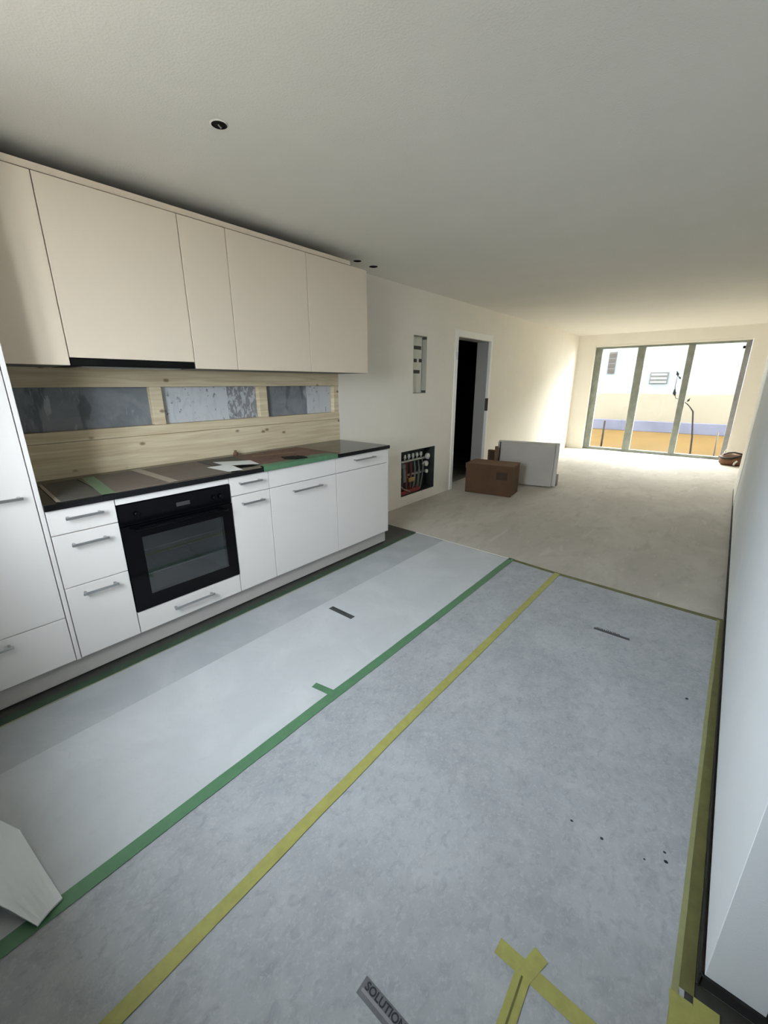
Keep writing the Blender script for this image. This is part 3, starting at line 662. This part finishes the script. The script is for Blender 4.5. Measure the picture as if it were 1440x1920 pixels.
# ------------------------------------------------------------------ carton, boards and things by the doorway
def quadbox(name, m, A, B, depth, z0, z1, parent=None, lean=0.0, bev=.003):
    """box whose front bottom edge runs from A to B; depth goes away from the camera side"""
    A, B = Vector((*A, 0)), Vector((*B, 0)); d = (B-A).normalized(); nn = Vector((-d.y, d.x, 0))
    P = [A, B, B+nn*depth, A+nn*depth]; bm = bmesh.new()
    lo = [bm.verts.new((p.x, p.y, z0)) for p in P]; hi = [bm.verts.new((p.x+nn.x*lean, p.y+nn.y*lean, z1)) for p in P]
    bm.faces.new(list(reversed(lo))); bm.faces.new(hi)
    for i in range(4): bm.faces.new((lo[i], lo[(i+1) % 4], hi[(i+1) % 4], hi[i]))
    if bev: bmesh.ops.bevel(bm, geom=list(bm.edges), offset=bev, segments=1, affect='EDGES')
    return finish(name, bm, m, parent)
ct = empty('carton', (.53, 5.1, 0), 'closed brown cardboard carton on the floor in front of the doorway', 'box')
A, B = (.225, 4.915), (.835, 5.005)
quadbox('carton_body', 'card', A, B, .36, 0.001, .385, ct)
quadbox('lid', 'card_edge', (.222, 4.911), (.838, 5.001), .368, .3855, .400, ct, 0, .002)
quadbox('lid_flap', 'card', (.222, 4.905), (.838, 4.996), .006, .335, .3995, ct, 0, .001)
quadbox('printed_label', 'card_dark', (.635, 4.9725), (.775, 4.993), .002, .215, .315, ct, 0, 0)
up = empty('small_carton', (.30, 5.6, 0), 'small dark brown upright carton behind the large carton', 'box')
quadbox('carton_body', 'card', (.235, 5.52), (.355, 5.55), .05, 0.001, .50, up)
quadbox('open_flap', 'card_dark', (.270, 5.515), (.330, 5.53), .003, .30, .49, up, 0, 0)
quadbox('side_flap', 'card_edge', (.335, 5.53), (.378, 5.54), .01, .30, .56, up, 0, .001)
bs = empty('board_stack', (.72, 5.9, 0), 'stack of grey boards standing on edge right of the carton', 'board')
quadbox('board', 'panel', (.300, 5.68), (1.060, 5.86), .045, .012, .600, bs, .05)
quadbox('board', 'panel_edge', (.285, 5.735), (1.095, 5.925), .035, .010, .612, bs, .05)
quadbox('board', 'panel', (.30, 5.79), (1.075, 5.97), .04, .012, .606, bs, .05)
quadbox('strap', 'card_dark', (.330, 5.676), (.343, 5.679), .003, .02, .60, bs, .05, 0)
quadbox('timber_batten', 'card_edge', (.30, 5.72), (1.00, 5.89), .03, .0005, .0115, bs, 0, 0)
o = quadbox('board_offcut', 'panel', (.93, 6.03), (1.085, 6.07), .07, .001, .165); tag(o, 'short grey board offcut on the floor behind the board stack', 'board')

# socket hole at the far end of left wall
o = box('wall_socket', 'ptape', 0.0, .006, 9.82, 9.88, .24, .31); tag(o, 'small beige socket low on the left wall by the window', 'socket')

# ------------------------------------------------------------------ brown work bag in the far right corner
bg_ = empty('tool_bag', (2.98, 9.6, 0), 'brown leather bag slumped on the floor at the right window corner', 'bag')
def loft(name, rings, m, parent, smooth=True):
    bm = bmesh.new(); rr = [[bm.verts.new(p) for p in r] for r in rings]; n = len(rings[0])
    for i in range(len(rr)-1):
        for k in range(n): bm.faces.new((rr[i][k], rr[i][(k+1) % n], rr[i+1][(k+1) % n], rr[i+1][k]))
    bm.faces.new(list(reversed(rr[0]))); bm.faces.new(rr[-1])
    return finish(name, bm, m, parent, smooth)
rings = []
for i, (z, sx, sy) in enumerate(((.002, .16, .10), (.04, .20, .13), (.11, .205, .125), (.16, .19, .09), (.20, .16, .05), (.205, .13, .03))):
    rings.append([(3.00+sx*math.cos(a)+.02*i/5, 9.62+sy*math.sin(a)+.012*math.sin(3*a+i), z+.018*math.sin(2*a+1)*(i/5) if i else z) for a in [2*math.pi*k/20 for k in range(20)]])
loft('bag_body', rings, 'leather', bg_)
bm = bmesh.new(); tube(bm, [(2.86, 9.56, .19), (2.92, 9.54, .225), (3.0, 9.54, .235), (3.10, 9.55, .215), (3.14, 9.57, .18)], .014, 8); finish('handle', bm, 'leather_dark', bg_, True)
bm = bmesh.new(); tube(bm, [(2.80, 9.56, .15), (2.86, 9.50, .13), (2.98, 9.488, .14), (3.10, 9.51, .19), (3.17, 9.56, .21)], .020, 8); finish('flap_edge', bm, 'leather_dark', bg_, True)
bm = bmesh.new(); tube(bm, [(3.02, 9.485, .02), (3.03, 9.478, .06), (3.06, 9.482, .10)], .014, 8); finish('tag', bm, 'paper', bg_, True)
bm = bmesh.new(); tube(bm, [(2.84, 9.85, .01), (2.86, 9.86, .20), (2.92, 9.87, .33), (3.0, 9.87, .20), (3.03, 9.86, .02)], .006, 6)
tag(finish('cable_loop', bm, 'whiteplastic', None, True), 'thin pale cable loop standing behind the brown bag', 'cable')

# ------------------------------------------------------------------ outdoors
struct(box('ground_near', 'paving', -14, 16, -25, YN-NT-.001, -.35, -.12, bev=0))
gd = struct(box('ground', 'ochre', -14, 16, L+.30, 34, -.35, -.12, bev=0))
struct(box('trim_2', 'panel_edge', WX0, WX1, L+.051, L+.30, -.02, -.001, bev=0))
struct(box('sky_blocker', 'concrete', -3, 6, L+.301, L+.55, 2.42, 2.60, bev=0))  # added slab out of view, blocks high sky light into the far window
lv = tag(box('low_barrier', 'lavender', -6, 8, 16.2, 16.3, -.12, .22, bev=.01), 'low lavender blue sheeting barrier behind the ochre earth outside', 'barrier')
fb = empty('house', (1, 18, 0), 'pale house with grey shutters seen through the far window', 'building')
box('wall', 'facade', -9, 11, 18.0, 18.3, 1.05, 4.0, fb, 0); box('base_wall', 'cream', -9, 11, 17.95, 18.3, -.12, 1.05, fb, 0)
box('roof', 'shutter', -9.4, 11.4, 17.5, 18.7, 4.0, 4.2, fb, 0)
def slatted(x0, x1, z0, z1, nn):
    f = box('window', 'shutter', x0, x1, 17.95, 17.999, z0, z1, fb, 0)
    h = (z1-z0)/nn
    for k in range(nn): box('slat', 'facade', x0+.03, x1-.03, 17.93, 17.949, z0+h*k+.015, z0+h*(k+.62), f, 0)
slatted(.32, .86, 1.40, 1.78, 3)
f = box('window', 'shutter', -1.10, -.86, 17.95, 17.999, 1.76, 2.52, fb, 0)
for k in range(4): box('pane', 'bark', -1.08, -.88, 17.93, 17.949, 1.79+k*.18, 1.92+k*.18, f, 0)
# sapling outside
sp = empty('sapling', (2.2, 11.0, -.12), 'thin bare sapling with a few dark leaves outside the right pane', 'plant')
bm = bmesh.new(); tube(bm, [(2.30, 11, -.12), (2.27, 11, .30), (2.19, 11, .84), (2.12, 11, .93), (2.06, 11, 1.0)], [.018, .017, .014, .010, .006], 8)
tube(bm, [(2.10, 11, .95), (1.98, 11.0, 1.06), (1.84, 11, 1.10), (1.79, 11, 1.35), (1.80, 11, 1.60)], [.008, .008, .007, .006, .004], 6)
finish('stem', bm, 'bark', sp, True)
for (x, z, a, l_) in ((2.075, 1.07, 1.1, .10), (1.80, 1.22, 1.75, .16), (1.79, 1.60, 1.9, .13), (1.84, 1.52, 2.3, .09)):
    bm = bmesh.new(); d = Vector((math.cos(a), 0, math.sin(a))); q = Vector((-d.z, 0, d.x)); c = Vector((x, 11, z))
    pts = [c-d*l_*.5, c-d*l_*.1+q*l_*.2, c+d*l_*.5, c-d*l_*.1-q*l_*.2]
    a_ = [bm.verts.new(p) for p in pts]; b_ = [bm.verts.new(p+Vector((0, .004, 0))) for p in pts]; bm.faces.new(a_); bm.faces.new(list(reversed(b_)))
    for i in range(4): bm.faces.new((a_[i], a_[(i+1) % 4], b_[(i+1) % 4], b_[i]))
    finish('leaf', bm, 'leaf', sp)
bm = bmesh.new(); tube(bm, [(.50, 11.2, -.12), (.50, 11.2, .55)], .022, 8); tag(finish('stake', bm, 'bark', None, True), 'short wooden stake in the earth outside the left pane', 'stake')
bm = bmesh.new(); tube(bm, [(2.70, 11.2, -.12), (2.68, 11.2, .42)], .016, 8); tag(finish('stake', bm, 'cream', None, True), 'pale short stake outside the right pane', 'stake')

for k, (x, y, r_) in enumerate(((2.783, 1.182, .005), (2.692, 1.180, .004), (2.952, 1.233, .005), (2.945, 1.262, .004), (2.935, 2.105, .006), (2.90, 1.20, .003))):
    bm = bmesh.new(); bmesh.ops.create_icosphere(bm, subdivisions=1, radius=r_)
    for v in bm.verts: v.co = Vector((x+v.co.x*1.3*random.uniform(.7, 1.2), y+v.co.y*random.uniform(.7, 1.2), ZS+.0022+r_*.45+v.co.z*.5))
    tag(finish('crumb', bm, 'ink'), ('dark crumb in the middle of the wide sheet, right of another crumb', 'dark crumb farthest left on the wide floor sheet', 'larger dark crumb nearest the right partition tape', 'dark crumb just beyond the larger one by the partition', 'dark crumb far up the wide sheet, below its far corner', 'smallest dark crumb, left of the pair by the partition')[k], 'debris', 'dark crumbs on the wide floor sheet')
